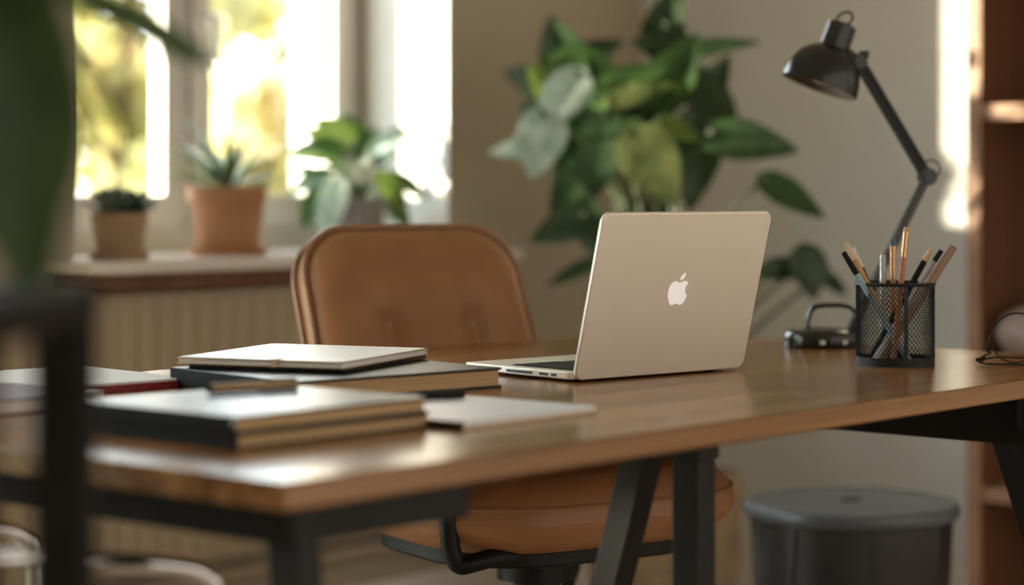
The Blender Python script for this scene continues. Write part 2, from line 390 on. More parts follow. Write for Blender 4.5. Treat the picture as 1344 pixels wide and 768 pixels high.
# ground outside
bm = bmn(); box(bm, (-25, VO, -0.25), (35, 45, -0.2)); tag(obj('ground_outside', bm, M_lawn, smooth=None), kind='structure')

# ================================================================== DESK
DX, DY, DZ, DT = 1.66, 0.93, 0.75, 0.024
desk = thing('desk', 'long oak-topped desk on black steel trestle legs', 'desk', (0, 0, 0))
bm = bmn(); box(bm, (0, 0, DZ-DT), (DX, DY, DZ)); obj('tabletop', bm, M_desk, desk, bevel=0.003)
ZT = DZ-DT
def beam(lo, hi, name='crossbar'):
    bm = bmn(); box(bm, lo, hi); obj(name, bm, M_stand if name == 'end_rail' else M_black, desk, bevel=0.002)
beam((0.035, 0.04, ZT-0.036), (0.075, 0.88, ZT), 'end_rail')
beam((0.075, 0.04, ZT-0.038), (0.27, 0.075, ZT), 'corner_bracket')
beam((0.68, 0.08, ZT-0.030), (0.72, 0.86, ZT))
beam((1.445, 0.10, ZT-0.082), (1.495, 0.86, ZT), 'end_rail')
beam((1.425, 0.075, ZT-0.060), (1.515, 0.10, ZT), 'corner_bracket')
def leg(p0, p1, a=0.036, b=0.030):
    bm = bmn(); d = (Vector(p1)-Vector(p0)); 
    bar(bm, p0, p1, a, b, (0, 1, 0)); 
    # flatten the foot on the floor
    zmin = min(v.co.z for v in bm.verts)
    for v in bm.verts:
        if v.co.z < 0.05: v.co += d.normalized()*(-v.co.z/d.normalized().z)
        else: v.co += d.normalized()*((ZT-0.004-v.co.z)/d.normalized().z)
    obj('leg', bm, M_black, desk, bevel=0.002)
leg((0.062, 0.058, ZT), (0.062, -0.02, 0)); leg((0.055, 0.84, ZT), (0.055, 0.92, 0))
leg((0.70, 0.10, ZT), (0.70, 0.10, 0), 0.034, 0.034)
leg((0.70, 0.160, ZT), (0.70, 0.375, 0), 0.034, 0.034)
leg((1.47, 0.155, ZT), (1.47, -0.105, 0), 0.046, 0.042); leg((1.47, 0.80, ZT), (1.47, 1.06, 0), 0.046, 0.042)

# ================================================================== TAN CHAIR (local +y = backwards)
CH = camxy(0.034, 3.08); CHR = math.radians(-17)
chair = thing('office_chair', 'tan leather office chair with tufted back tucked behind the desk', 'chair', CH, CHR)
def cushion(outline_fn, rings, front, back, M):
    "closed padded shape: outline_fn(s) polygon, front/back height functions of (x,y,s)"
    bm = bmn(); fr = []; bk = []
    for s in rings:
        pl = outline_fn(s)
        fr.append([bm.verts.new(M @ Vector((x, y, front(x, y, s)))) for x, y in pl])
    for s in rings[::-1]:
        pl = outline_fn(s)
        bk.append([bm.verts.new(M @ Vector((x, y, back(x, y, s)))) for x, y in pl])
    al = fr+bk; n = len(fr[0])
    for a, b in zip(al, al[1:]):
        for k in range(n): bm.faces.new((a[k], a[(k+1) % n], b[(k+1) % n], b[k]))
    bm.faces.new(fr[0]); bm.faces.new(bk[-1])
    return bm
def ringed(w_, h_, r, taper=0.0, n=14):
    base = rrect(w_, h_, r, n)
    return lambda s: [(x*s*(1+taper*y/h_), y*s) for x, y in base]
RG = [0.03]+[0.03+0.97*(i/26) for i in range(1, 23)]+[0.90, 0.94, 0.97, 0.99, 1.0]
# backrest, made lying in its own plane (x across, y up, z = front)
tilt = math.radians(23)
BW, BH, BT = 0.382, 0.44, 0.10
bo = ringed(BW, BH, 0.082, -0.05)
def bfront(x, y, s):
    e = max(0.0, (s-0.66)/0.34); z = 0.030 + (BT/2-0.006)*(1-e**2.6)**0.5 if s < 1 else 0.030
    z -= 0.03
    z += 0.012*(1-s*s)
    for bx in (-0.073, 0.073):
        z -= 0.004*math.exp(-((x-bx)/0.012)**2)*(1-s**6)
        for by in (0.055, -0.09): z -= 0.012*math.exp(-(((x-bx)**2+(y-by)**2)/0.026**2))*1.3
    for by in (0.055, -0.09): z -= 0.002*math.exp(-((y-by)/0.014)**2)*(1-s**6)
    return z
def bback(x, y, s):
    e = max(0.0, (s-0.80)/0.20)
    return -(BT/2)*(max(0, 1-e**2.4))**0.55
# local frame: x -> chair x, y -> up and backwards, z -> forwards (-y)
yy = Vector((0, math.sin(tilt), math.cos(tilt))); zz = Vector((0, -math.cos(tilt), math.sin(tilt))); xx = Vector((1, 0, 0))
MB_ = Matrix((xx, yy, zz)).transposed().to_4x4(); MB_.translation = Vector((0.018, 0.335, 0.718))
back = obj('backrest', cushion(bo, sorted(set(RG)), bfront, bback, MB_), M_tan, chair, smooth=60)
bm = bmn(); tube(bm, [MB_ @ Vector((x*1.003, y*1.003, 0.016)) for x, y in bo(1.0)], 0.005, 8, closed=True); obj('piping', bm, M_tan2, back)
bm = bmn(); tube(bm, [MB_ @ Vector((x*1.003, y*1.003, -0.020)) for x, y in bo(1.0)], 0.005, 8, closed=True); obj('piping', bm, M_tan2, back)
for bx in (-0.073, 0.073):
    for by in (0.055, -0.09):
        bm = bmn(); zc = bfront(bx, by, 0.5)
        lathe(bm, [(0.009, zc-0.003), (0.009, zc+0.002), (0.005, zc+0.004), (0, zc+0.0045)], 16, MB_ @ Matrix.Translation((bx, by, 0))); obj('tuft_button', bm, M_tan2, back)
# seat
so = ringed(0.51, 0.45, 0.165, -0.03)
SZ = 0.545
def sfront(x, y, s):
    e = max(0.0, (s-0.72)/0.28)
    return SZ + 0.012 + 0.058*(max(0, 1-e**2.2))**0.5 + 0.012*(1-s*s) - 0.012*math.exp(-(x*x+(y)**2)/0.03)
def sback(x, y, s):
    e = max(0.0, (s-0.60)/0.40)
    return SZ + 0.010 - 0.052*(max(0, 1-e**1.8))**0.6
seat = obj('seat', cushion(so, sorted(set(RG)), sfront, sback, Matrix.Identity(4)), M_tan, chair, smooth=60)
bm = bmn(); pl = so(0.985); tube(bm, [Vector((x, y, sfront(x, y, 0.985)+0.001)) for x, y in pl], 0.003, 6, closed=True); obj('seat_seam', bm, M_tan2, seat)
bm = bmn(); prism(bm, [(x*0.80, y*0.80) for x, y in so(1.0)], SZ-0.052, SZ-0.030); obj('seat_shell', bm, M_black, chair, bevel=0.004)
bm = bmn()
tube(bm, smooth_path([(0, 0.16, SZ-0.045), (0, 0.27, SZ-0.05), (0, 0.325, SZ+0.0), (0, 0.355, SZ+0.09), (0, 0.405, SZ+0.20)]), 0.022, 12); obj('back_bracket', bm, M_black, chair)
bm = bmn(); lathe(bm, [(0.055, SZ-0.10), (0.055, SZ-0.052)], 24); lathe(bm, [(0.032, 0.26), (0.032, SZ-0.10)], 24); lathe(bm, [(0.042, 0.085), (0.045, 0.27)], 24)
obj('gas_column', bm, M_black, chair)
bm = bmn(); lathe(bm, [(0.05, 0.07), (0.055, 0.11), (0.04, 0.125)], 24)
for k in range(5):
    a = 2*PI*k/5+0.35; bar(bm, (0.03*math.cos(a), 0.03*math.sin(a), 0.105), (0.25*math.cos(a), 0.25*math.sin(a), 0.08), 0.026, 0.034, (0, 0, 1))
sb = obj('star_base', bm, M_black, chair, bevel=0.004)
for k in range(5):
    a = 2*PI*k/5+0.35; bm = bmn(); c = Vector((0.24*math.cos(a), 0.24*math.sin(a), 0.03)); t_ = Vector((-math.sin(a), math.cos(a), 0))
    for sgn in (-1, 1): rod(bm, c+t_*0.006*sgn, c+t_*0.022*sgn, 0.030, n=20)
    rod(bm, c+Vector((0, 0, 0.01)), c+Vector((0, 0, 0.055)), 0.006, n=8)
    obj('caster', bm, M_seatk, sb)
IV = (Matrix.Translation(CH) @ Matrix.Rotation(CHR, 4, 'Z')).inverted()
bm = bmn(); ap = [IV @ P(*q) for q in ((720, 735, 2.93), (660, 731, 2.86), (625, 738, 2.84), (604, 742, 2.835), (593, 725, 2.835), (589, 690, 2.835), (588, 620, 2.835))]
tube(bm, smooth_path(ap), 0.0125, 12); ar = obj('armrest', bm, M_black, chair)
bm = bmn(); e_ = ap[-1]; box(bm, (e_.x-0.028, e_.y-0.10, e_.z-0.004), (e_.x+0.028, e_.y+0.14, e_.z+0.018)); obj('arm_pad', bm, M_seatk, ar, bevel=0.009)

# ================================================================== LAPTOP
LW, LD, TB = 0.297, 0.208, 0.013
hl = camxy(0.0744, 2.698); LA = math.radians(-8.6)
lap = thing('laptop', 'open champagne metal laptop seen from behind its lid on the desk', 'laptop', Vector((hl.x, hl.y, DZ)), LA)
# local: x along the hinge to the right, y away from camera
bm = bmn(); prism(bm, [(x+LW/2, y+LD/2+0.004) for x, y in rrect(LW, LD, 0.010)], 0.0035, TB); obj('base', bm, M_alu, lap, bevel=0.0015)
base = lap.children[0]
for x in (0.03, LW-0.03):
    for y in (0.03, LD-0.02):
        bm = bmn(); lathe(bm, [(0.007, 0.0), (0.007, 0.004)], 16, Matrix.Translation((x, y, 0))); obj('rubber_foot', bm, M_key, base)
bm = bmn(); 
for r in range(6):
    n = 14; kw = 0.262/n; kd = 0.0182
    for c in range(n):
        if r == 0 and 4 <= c <= 8:
            if c == 4: box(bm, (0.0175+4*kw+0.001, 0.020+r*0.0190, TB), (0.0175+9*kw-0.001, 0.020+r*0.0190+0.0165, TB+0.0012))
            continue
        box(bm, (0.0175+c*kw+0.001, 0.020+(5-r)*0.0190+0.001, TB), (0.0175+(c+1)*kw-0.001, 0.020+(5-r)*0.0190+0.0172, TB+0.0012))
box(bm, (0.0170, 0.0195, TB-0.0005), (0.2800, 0.1350, TB+0.0003))
obj('keyboard', bm, M_key, base, smooth=None)
bm = bmn(); prism(bm, [(x+LW/2, y+0.173) for x, y in rrect(0.105, 0.058, 0.004)], TB-0.0005, TB+0.0002); obj('trackpad', bm, M_alu, base, smooth=None)
for y0, y1, zt in ((0.030, 0.040, 0.0095), (0.046, 0.062, 0.0095), (0.075, 0.125, 0.0095)):
    bm = bmn(); box(bm, (-0.0004, y0, 0.0062), (0.003, y1, zt)); obj('port', bm, M_port, base, smooth=None)
bm = bmn(); rod(bm, (0.035, 0.004, TB-0.002), (LW-0.035, 0.004, TB-0.002), 0.0045); obj('hinge', bm, M_port, lap)
tl = math.radians(14.5); LH = 0.212
ly = Vector((0, -math.sin(tl), math.cos(tl))); lz = Vector((0, -math.cos(tl), -math.sin(tl)))   # up the lid, outward
ML_ = Matrix((Vector((1, 0, 0)), ly, lz)).transposed().to_4x4(); ML_.translation = Vector((0, 0.0, 0.0035))
bm = bmn(); prism(bm, [(x+LW/2, y+LH/2) for x, y in rrect(LW, LH, 0.0125)], -0.0035, 0.0035, ML_); lid = obj('lid', bm, M_alu, lap, bevel=0.0022, segs=3)
bm = bmn(); prism(bm, [(x+LW/2, y+LH/2) for x, y in rrect(LW-0.018, LH-0.018, 0.004)], -0.0040, -0.0034, ML_); obj('screen', bm, M_key, lid, smooth=None)
# emblem: bitten fruit with a leaf
def bez(p0, p1, p2, p3, n=8):
    return [tuple((1-t)**3*a+3*(1-t)**2*t*b+3*(1-t)*t*t*c+t**3*d for a, b, c, d in zip(p0, p1, p2, p3)) for t in [k/n for k in range(n)]]
ol = []
ol += bez((0.0, 0.60), (0.09, 0.60), (0.18, 0.68), (0.29, 0.68))
ol += bez((0.29, 0.68), (0.37, 0.68), (0.45, 0.63), (0.50, 0.56))
ol += bez((0.50, 0.56), (0.30, 0.44), (0.32, 0.18), (0.54, 0.09))
ol += bez((0.54, 0.09), (0.49, -0.06), (0.40, -0.27), (0.27, -0.31))
ol += bez((0.27, -0.31), (0.17, -0.33), (0.11, -0.25), (0.0, -0.25))
ol += bez((0.0, -0.25), (-0.11, -0.25), (-0.17, -0.33), (-0.26, -0.31))
ol += bez((-0.26, -0.31), (-0.42, -0.25), (-0.56, 0.07), (-0.55, 0.30))
ol += bez((-0.55, 0.30), (-0.54, 0.56), (-0.37, 0.68), (-0.22, 0.68))
ol += bez((-0.22, 0.68), (-0.12, 0.68), (-0.07, 0.60), (0.0, 0.60))
lf = bez((-0.01, 0.72), (-0.01, 0.86), (0.10, 0.99), (0.27, 1.02)) + bez((0.27, 1.02), (0.28, 0.86), (0.16, 0.72), (-0.01, 0.72))
k = 0.0315; ex, ey = LW*0.505, LH*0.52
bm = bmn(); prism(bm, [(ex+x*k, ey+(y-0.28)*k) for x, y in ol], 0.0033, 0.0038, ML_); prism(bm, [(ex+x*k, ey+(y-0.28)*k) for x, y in lf], 0.0033, 0.0038, ML_)
obj('lid_emblem', bm, M_emb, lid, smooth=None, label='white fruit emblem with a bite and a leaf')

# ================================================================== BOOKS
def hardback(name, label, cat, loc, rz, L, W, T, mc, mp, z, group=None, spine='-x', ct=0.0024, over=0.003, rounded=True):
    t = thing(name, label, cat, Vector((loc[0], loc[1], z)), rz, group)
    bm = bmn()
    box(bm, (-L/2, -W/2, 0), (L/2, W/2, ct)); box(bm, (-L/2, -W/2, T-ct), (L/2, W/2, T))
    obj('cover', bm, mc, t, bevel=0.0009)
    sl = {'-x': ((-L/2-0.0006, -W/2, -0.0), (-L/2+0.003, W/2, T-0.0006)), '+y': ((-L/2, W/2-0.003, 0.0), (L/2, W/2+0.0006, T-0.0006))}.get(spine)
    if sl: bm = bmn(); box(bm, *sl); obj('spine', bm, M_spine, t, bevel=0.001)
    lo = [-L/2+over, -W/2+over, ct]; hi = [L/2-over, W/2-over, T-ct]
    bm = bmn(); box(bm, lo, hi); obj('pages', bm, mp, t, smooth=None)
    return t
fs = camxy(-0.2518, 2.182)     # centre of the front stack
hardback('book', 'lower black hardback of the front stack, flat on the desk', 'book', fs, math.radians(-0.8), 0.256, 0.230, 0.0150, M_bookk, M_page, DZ)
hardback('book', 'slate hardback on top of the front stack, a bronze pen lying on it', 'book', fs+Vector((-0.002, 0.002, 0)), math.radians(-0.4), 0.256, 0.230, 0.0155, M_bookg, M_page, DZ+0.0150)
tb_ = [o for o in COL.objects if o.get('label', '').startswith('slate hardback')][0]
bm = bmn(); box(bm, (-0.1290, -0.1155, 0.0035), (-0.1245, -0.1110, 0.0135)); obj('corner_guard', bm, mat('dull_steel', (0.30, 0.30, 0.30), 0.4, 0.6), tb_, bevel=0.002, label='small metal corner guard')
ZF = DZ+0.0305
R2 = camxy(-0.012, 2.640); a2 = math.radians(-9.0)
cb = R2 + Matrix.Rotation(a2, 3, 'Z') @ Vector((-0.150, 0.130, 0)); ZB = 0.024
hardback('book', 'large black hardback with tan pages, under the kraft-edged notebook', 'book', cb, a2, 0.30, 0.26, ZB, M_bookk, M_page, DZ, ct=0.003)
# thin black notebook and kraft-edged notebook on top of it
nc = camxy(-0.252, 2.70); na = math.radians(19)
t = thing('notebook', 'thin black notebook between the kraft-edged notebook and the large black book', 'notebook', Vector((nc.x, nc.y, DZ+ZB)) + Vector((0.004, -0.004, 0)), na)
bm = bmn(); box(bm, (-0.114, -0.104, 0), (0.114, 0.104, 0.0055)); obj('cover', bm, M_bookk, t, bevel=0.001)
t = thing('notebook', 'kraft-edged notebook with glare painted cream on top and elastic band, topmost of the rear stack', 'notebook', Vector((nc.x, nc.y, DZ+ZB+0.0055)), na)
bm = bmn(); box(bm, (-0.121, -0.110, 0), (0.121, 0.110, 0.0012)); box(bm, (-0.121, -0.110, 0.0066), (0.121, 0.110, 0.0076)); box(bm, (0.118, -0.110, 0.0012), (0.121, 0.110, 0.0066))
obj('cover', bm, M_kraft, t)
bm = bmn(); box(bm, (-0.119, -0.108, 0.0012), (0.118, 0.108, 0.0066)); obj('pages', bm, M_pagew, t, smooth=None)
bm = bmn(); prism(bm, rrect(0.238, 0.216, 0.004), 0.0076, 0.0082); obj('glare_sheet', bm, M_cream_glare, t, smooth=None)  # pale top sheet with the window glare put into its colour
bm = bmn(); yb = -0.02
box(bm, (-0.1225, yb-0.004, -0.0002), (-0.1210, yb+0.004, 0.0088)); box(bm, (-0.1225, yb-0.004, 0.0082), (-0.098, yb+0.004, 0.0088))
obj('elastic_band', bm, mat('elastic_beige', (0.68, 0.50, 0.34), 0.7, var=0.04), t, smooth=None)
# notepad
e1 = Vector((0.637, 0.77)); e2 = Vector((-0.77, 0.637)); pc = e1*1.752+e2*1.520
nl_ = camxy(pc.x-0.004, pc.y+0.004)
t = thing('notepad', 'white-topped notepad with kraft backing lying between laptop and front stack', 'notepad', Vector((nl_.x, nl_.y, DZ)), math.radians(1.0))
bm = bmn(); box(bm, (-0.108, -0.103, 0), (0.108, 0.103, 0.0030)); obj('backing', bm, M_kraft, t, bevel=0.0006)
bm = bmn(); box(bm, (-0.107, -0.102, 0.0030), (0.107, 0.102, 0.0072)); obj('pages', bm, M_pagew, t, smooth=None)
bm = bmn(); prism(bm, rrect(0.215, 0.205, 0.003), 0.0072, 0.0080); obj('top_sheet', bm, M_paper, t, smooth=None)
bm = bmn(); box(bm, (-0.110, -0.104, 0.0), (-0.1075, 0.104, 0.0084)); obj('binding', bm, M_bookk, t, smooth=None)
# mauve book and red folder at the left
mb = camxy(-0.560, 2.412); 
hardback('book', 'mauve-topped book with white pages and red bottom cover, behind the black stand', 'book', (mb.x, mb.y), math.radians(2), 0.16, 0.165, 0.016, M_mauve, M_pagew, DZ, over=0.001, spine='none', ct=0.002)
t = bpy.data.objects[[o.name for o in COL.objects if o.get('label', '').startswith('mauve-topped')][0]]
bm = bmn(); box(bm, (-0.083, -0.0855, 0.0), (0.081, 0.083, 0.0012)); 
rc = obj('lower_cover', bm, M_red, t, smooth=None, label='red lower cover')
rf = camxy(-0.540, 2.668)
t = thing('folder', 'thin red folder with a white sheet, left of the large black hardback', 'folder', Vector((rf.x, rf.y, DZ)), math.radians(-6))
bm = bmn(); box(bm, (-0.10, -0.125, 0), (0.10, 0.125, 0.009)); obj('cover', bm, M_red, t, bevel=0.001)
bm = bmn(); box(bm, (-0.097, -0.122, 0.009), (0.097, 0.122, 0.0115)); obj('sheet', bm, M_pagew, t, smooth=None)
# pens lying on things
def pen(name, label, p0, p1, r, mb_, mt_, clip=True, cat='pen', capf=0.42, tipf=0.07):
    p0 = Vector(p0); p1 = Vector(p1); d = p1-p0; ln = d.length
    t = thing(name, label, cat, p0)
    z = Vector((0, 0, 0)); u = d
    bm = bmn(); tube(bm, [u*tipf, u*(tipf+0.02), u*0.5, u*(1-capf)], [r*0.85, r*0.95, r*0.95, r*0.95], 18); obj('barrel', bm, mb_, t)
    bm = bmn(); tube(bm, [u*0.0, u*tipf*0.5, u*tipf], [r*0.25, r*0.55, r*0.85], 18); obj('tip', bm, mt_, t)
    bm = bmn(); tube(bm, [u*(1-capf), u*(0.985), u], [r, r, r*0.8], 18); c = obj('cap', bm, mb_, t)
    if clip:
        s, tt = frame_at(d); nn = Vector((0, 0, 1)); nn = (nn-d.normalized()*nn.dot(d.normalized())).normalized()
        bm = bmn(); bar(bm, u*(1-capf*0.85)+nn*(r*1.12), u*0.985+nn*(r*1.12), r*0.45, r*0.2, d.cross(nn)); obj('clip', bm, mt_, c)
    return t
zt = ZF+0.0058
pA = onz(268, 511, zt); pB = onz(390, 504, zt)
pen('pen', 'bronze capped pen lying on the slate book of the front stack', pA, pB, 0.0056, M_gold, M_key)
zt = DZ+0.0080+0.0049
pA = onz(556, 520, zt); pB = onz(603, 517, zt); pB = pA+(pB-pA).normalized()*0.052
pA = P(545, 521, (CAM.z-zt)*FPX/(521-HOR)); 
pen('pen', 'short black pen on the far edge of the white notepad', pA, pB, 0.0047, M_key, M_port)

# ================================================================== MESH CUP WITH PENS
cc = onz(1175, 479, DZ); CRD, CHT = 0.052, 0.1115; YC = (cc-CAM).dot(CF)
cup = thing('pen_cup', 'black wire mesh pen cup full of pens on the right of the desk', 'pen cup', Vector((cc.x, cc.y, DZ)))
bm = bmn(); NA, NZ = 58, 26
vs = [[bm.verts.new((CRD*math.cos(2*PI*(i+0.5*(j % 2))/NA), CRD*math.sin(2*PI*(i+0.5*(j % 2))/NA), 0.012+(CHT-0.016)*j/NZ)) for i in range(NA)] for j in range(NZ+1)]
for j in range(NZ-1):
    for i in range(NA):
        o = (j % 2)
        a = vs[j][i]; b = vs[j+1][(i+o) % NA]; c = vs[j+2][i]; d = vs[j+1][(i-1+o) % NA]
        if True: bm.faces.new((a, b, c, d))
me_ = obj('wire_mesh', bm, M_wire, cup, smooth=None)
wf = me_.modifiers.new('wire', 'WIREFRAME'); wf.thickness = 0.0014; wf.use_even_offset = False; wf.use_boundary = True
bm = bmn(); tube(bm, [(CRD*math.cos(2*PI*k/64), CRD*math.sin(2*PI*k/64), CHT-0.002) for k in range(64)], 0.0026, 10, closed=True); obj('rim', bm, M_wire, cup)
bm = bmn(); lathe(bm, [(0, 0), (CRD+0.0008, 0), (CRD+0.0008, 0.012), (CRD-0.0012, 0.012), (CRD-0.0012, 0.003), (0, 0.003)], 64); obj('base_ring', bm, M_wire, cup)
bm = bmn(); q = Matrix.Rotation(math.atan2(-CF.y, -CF.x)+0.10, 4, 'Z'); box(bm, (CRD-0.0006, -0.0026, 0.010), (CRD+0.0012, 0.0026, CHT-0.002), q); obj('seam_strip', bm, M_wire, cup, smooth=None)

def C(name, r, g, b, rough=0.4, metal=0.0): return mat(name, (r, g, b), rough, metal, var=0.03)
K_lb = C('pen_pale_blue', 0.28, 0.42, 0.48); K_or = C('pencil_ochre', 0.55, 0.30, 0.10); K_pe = C('pencil_wood', 0.72, 0.52, 0.36, 0.7)
K_si = C('pen_silver', 0.40, 0.40, 0.40, 0.3, 0.9); K_bl = C('pen_blue', 0.04, 0.10, 0.18); K_co = C('ferrule_copper', 0.55, 0.33, 0.18, 0.25, 0.9)
K_rw = C('pencil_red_wood', 0.42, 0.16, 0.06); K_li = C('pen_lilac', 0.40, 0.35, 0.38); K_br = C('marker_brown', 0.26, 0.165, 0.105); K_wh = C('pen_white', 0.70, 0.67, 0.62)
G_ = 'pens and pencils in the mesh cup'
def stick(name, label, cat, top, lane, bpx, segs):
    "segs: (part name, from fraction, to fraction, radius0, radius1, material), fraction 0 = bottom in the cup"
    t_ = P(top[0], top[1], YC+lane); b_ = P(bpx, 472, YC+lane); b_.z = DZ+0.0030
    # raise the lower end so that the slanted foot clears the cup floor
    d = (t_-b_).normalized(); rr = segs[0][3]; b_ = b_ + d*((rr*math.sqrt(max(0, 1-d.z**2))+0.0006)/d.z)
    th = thing(name, label, cat, b_, 0, G_); u = t_-b_
    for nm, f0_, f1_, r0, r1, m in segs:
        bm = bmn(); rod(bm, u*f0_, u*f1_, r0, r1, 14); obj(nm, bm, m, th, bevel=0.0004)
    return th
stick('pen', 'pale blue pen with black end leaning left, lowest at the left of the cup', 'pen', (1107, 331), -0.028, 1196, [('barrel', 0, 0.80, 0.0042, 0.0042, K_lb), ('cap', 0.80, 1.0, 0.0044, 0.0036, M_key)])
stick('pencil', 'ochre pencil with pale bare wood end leaning left in the cup', 'pencil', (1110, 319), 0.016, 1193, [('barrel', 0, 0.86, 0.0040, 0.0040, K_or), ('wood_end', 0.86, 1.0, 0.0041, 0.0030, K_pe)])
stick('pen', 'black pen with white stripe leaning left beside the ochre pencil', 'pen', (1119, 325), 0.026, 1185, [('barrel', 0, 0.82, 0.0036, 0.0036, M_key), ('cap', 0.82, 1.0, 0.0038, 0.0030, K_wh)])
stick('pen', 'silver cylinder pen standing upright left of centre in the cup', 'pen', (1159, 334), 0.041, 1158, [('barrel', 0, 0.98, 0.0045, 0.0045, K_si), ('end_cap', 0.98, 1.0, 0.0040, 0.0036, K_si)])
stick('pen', 'copper pen with blue end standing upright in the cup', 'pen', (1172, 313), 0.033, 1172, [('barrel', 0, 0.66, 0.0036, 0.0036, K_rw), ('ferrule', 0.66, 0.94, 0.0042, 0.0046, K_co), ('end_cap', 0.94, 1.0, 0.0042, 0.0040, K_bl)])
stick('pencil', 'tallest pencil in the cup, red-brown wood with copper ferrule', 'pencil', (1190, 298), -0.038, 1172, [('barrel', 0, 0.78, 0.0038, 0.0038, K_rw), ('ferrule', 0.78, 0.97, 0.0040, 0.0040, K_co), ('eraser', 0.97, 1.0, 0.0038, 0.0034, K_or)])
stick('pen', 'black pen with copper tip leaning right beside the lilac pen', 'pen', (1223, 325), 0.006, 1140, [('barrel', 0, 0.88, 0.0042, 0.0042, M_key), ('tip', 0.88, 1.0, 0.0038, 0.0018, K_co)])
lp = stick('pen', 'lilac pen with black clip leaning right in the cup', 'pen', (1236, 329), -0.005, 1146, [('barrel', 0, 0.90, 0.0044, 0.0044, K_li), ('cap', 0.90, 1.0, 0.0046, 0.0040, M_key)])
stick('marker', 'thick brown marker leaning right, rightmost in the cup', 'marker', (1251, 323), -0.0165, 1152, [('barrel', 0, 0.62, 0.0062, 0.0062, K_br), ('cap', 0.62, 1.0, 0.0070, 0.0062, K_br)])

# ================================================================== DESK LAMP
YL = 3.31; lb = onz(1078, 455, DZ)
lamp = thing('desk_lamp', 'black jointed desk lamp with domed shade at the far end of the desk', 'lamp', Vector((lb.x, lb.y, DZ)))
Lc = Vector((lb.x, lb.y, DZ))
def Q(px, py, dy=0.0): return P(px, py, YL+dy) - Lc
bm = bmn(); lathe(bm, [(0, 0), (0.055, 0), (0.057, 0.003), (0.057, 0.017), (0.053, 0.023), (0.044, 0.026), (0.040, 0.024), (0, 0.024)], 48); lbs = obj('base', bm, M_lamp, lamp)
for off in (-0.10, 0.52):
    bm = bmn(); q = Matrix.Rotation(math.atan2(-CF.y, -CF.x)+off, 4, 'Z'); box(bm, (0.0565, -0.004, 0.007), (0.0576, 0.004, 0.013), q); obj('base_button', bm, K_wh, lbs, smooth=None)
bm = bmn(); tube(bm, smooth_path([Q(1060, 434), Q(1061, 418), Q(1068, 404), Q(1082, 401), Q(1105, 401), Q(1119, 406), Q(1124, 420), Q(1125, 438)]), 0.0036, 10); obj('carry_loop', bm, M_lamp, lbs)
elb = Q(1217, 232); foot = Q(1116, 434); neck = Q(1128, 82)
bm = bmn(); bar(bm, foot, elb, 0.017, 0.012, CF); obj('lower_arm', bm, M_lamp, lamp, bevel=0.002)
bm = bmn()
for o_ in (-0.006, 0.006):
    s_ = Vector((elb-neck)).normalized().cross(CF).normalized()*o_
    rod(bm, elb+s_, neck+s_, 0.0036)
rod(bm, elb, neck, 0.0028); ua = obj('upper_arm', bm, M_lamp, lamp)
bm = bmn(); rod(bm, elb-CF*0.013, elb+CF*0.013, 0.013, n=24); rod(bm, elb-CF*0.020, elb-CF*0.013, 0.008, n=16); el = obj('elbow_joint', bm, M_lamp, lamp)
bm = bmn(); c_ = Q(1222, 222); tube(bm, [c_+(CR*math.cos(2*PI*k/28)+UP*math.sin(2*PI*k/28))*0.0135 for k in range(28)], 0.0013, 6, closed=True); obj('elbow_ring', bm, M_wire, el)
ax0 = Q(1075, 114); ax = (CR*0.357+UP*0.934+CF*0.035).normalized()
MS = align(ax0, ax0+ax)
dome = [(0.0590, 0.0), (0.0592, 0.006), (0.0575, 0.018), (0.053, 0.032), (0.046, 0.045), (0.036, 0.055), (0.0235, 0.062)]
bm = bmn(); lathe(bm, dome + [(0.0225, 0.063), (0.0222, 0.099), (0.0195, 0.101), (0, 0.101)], 48, MS, cap0=False)
sh = obj('shade', bm, M_lamp, lamp, smooth=40)
bm = bmn(); lathe(bm, [(0.0590, 0.0)]+[(r-0.0018, z) for r, z in dome]+[(0, 0.0605)], 48, MS, cap0=False); obj('shade_lining', bm, M_lampin, sh)
bm = bmn(); lathe(bm, [(0.013, 0.058), (0.013, 0.040), (0.021, 0.030), (0.0235, 0.019), (0.019, 0.009), (0.008, 0.004), (0, 0.0035)], 32, MS); obj('bulb', bm, M_bulb, sh)
bm = bmn(); c_ = ax0+ax*0.109; tube(bm, [c_+(CR*math.cos(2*PI*k/28)+ax*math.sin(2*PI*k/28))*0.0115 for k in range(28)], 0.0018, 8, closed=True); obj('hanging_ring', bm, M_wire, sh)
bm = bmn(); rod(bm, ax0+ax*0.070, neck+Vector((0.0, 0.0, 0.0)), 0.008, n=16); rod(bm, neck-CF*0.014, neck+CF*0.014, 0.010, n=20)
n2 = Q(1131, 72); rod(bm, n2-CR*0.004, n2+CR*0.010, 0.006, n=14); obj('shade_joint', bm, M_lamp, lamp)

# ================================================================== GLASSES
gz = DZ
g = thing('eyeglasses', 'thin black wire eyeglasses at the right edge of the desk', 'eyeglasses', Vector(onz(1330, 478, DZ)))
g0 = g.location.copy()
def G(px, py, Y): return P(px, py, Y) - g0
YG = 2.985
lc = G(1334, 443, YG); RL = 0.0335
def ringpts(c, rx, rz, n=40): return [c+CR*rx*math.cos(2*PI*k/n)+UP*rz*math.sin(2*PI*k/n)-CF*0.2*rz*math.sin(2*PI*k/n) for k in range(n)]
lc = Vector((lc.x, lc.y, 0.0355))
bm = bmn(); tube(bm, ringpts(lc, RL, 0.034), 0.0012, 8, closed=True)
lc2 = lc + CR*0.086
tube(bm, ringpts(lc2, RL, 0.034), 0.0012, 8, closed=True)
tube(bm, smooth_path([lc+CR*RL+UP*0.006, lc+CR*0.043+UP*0.012, lc2-CR*RL+UP*0.006]), 0.0012, 8); obj('rims', bm, M_wire, g)
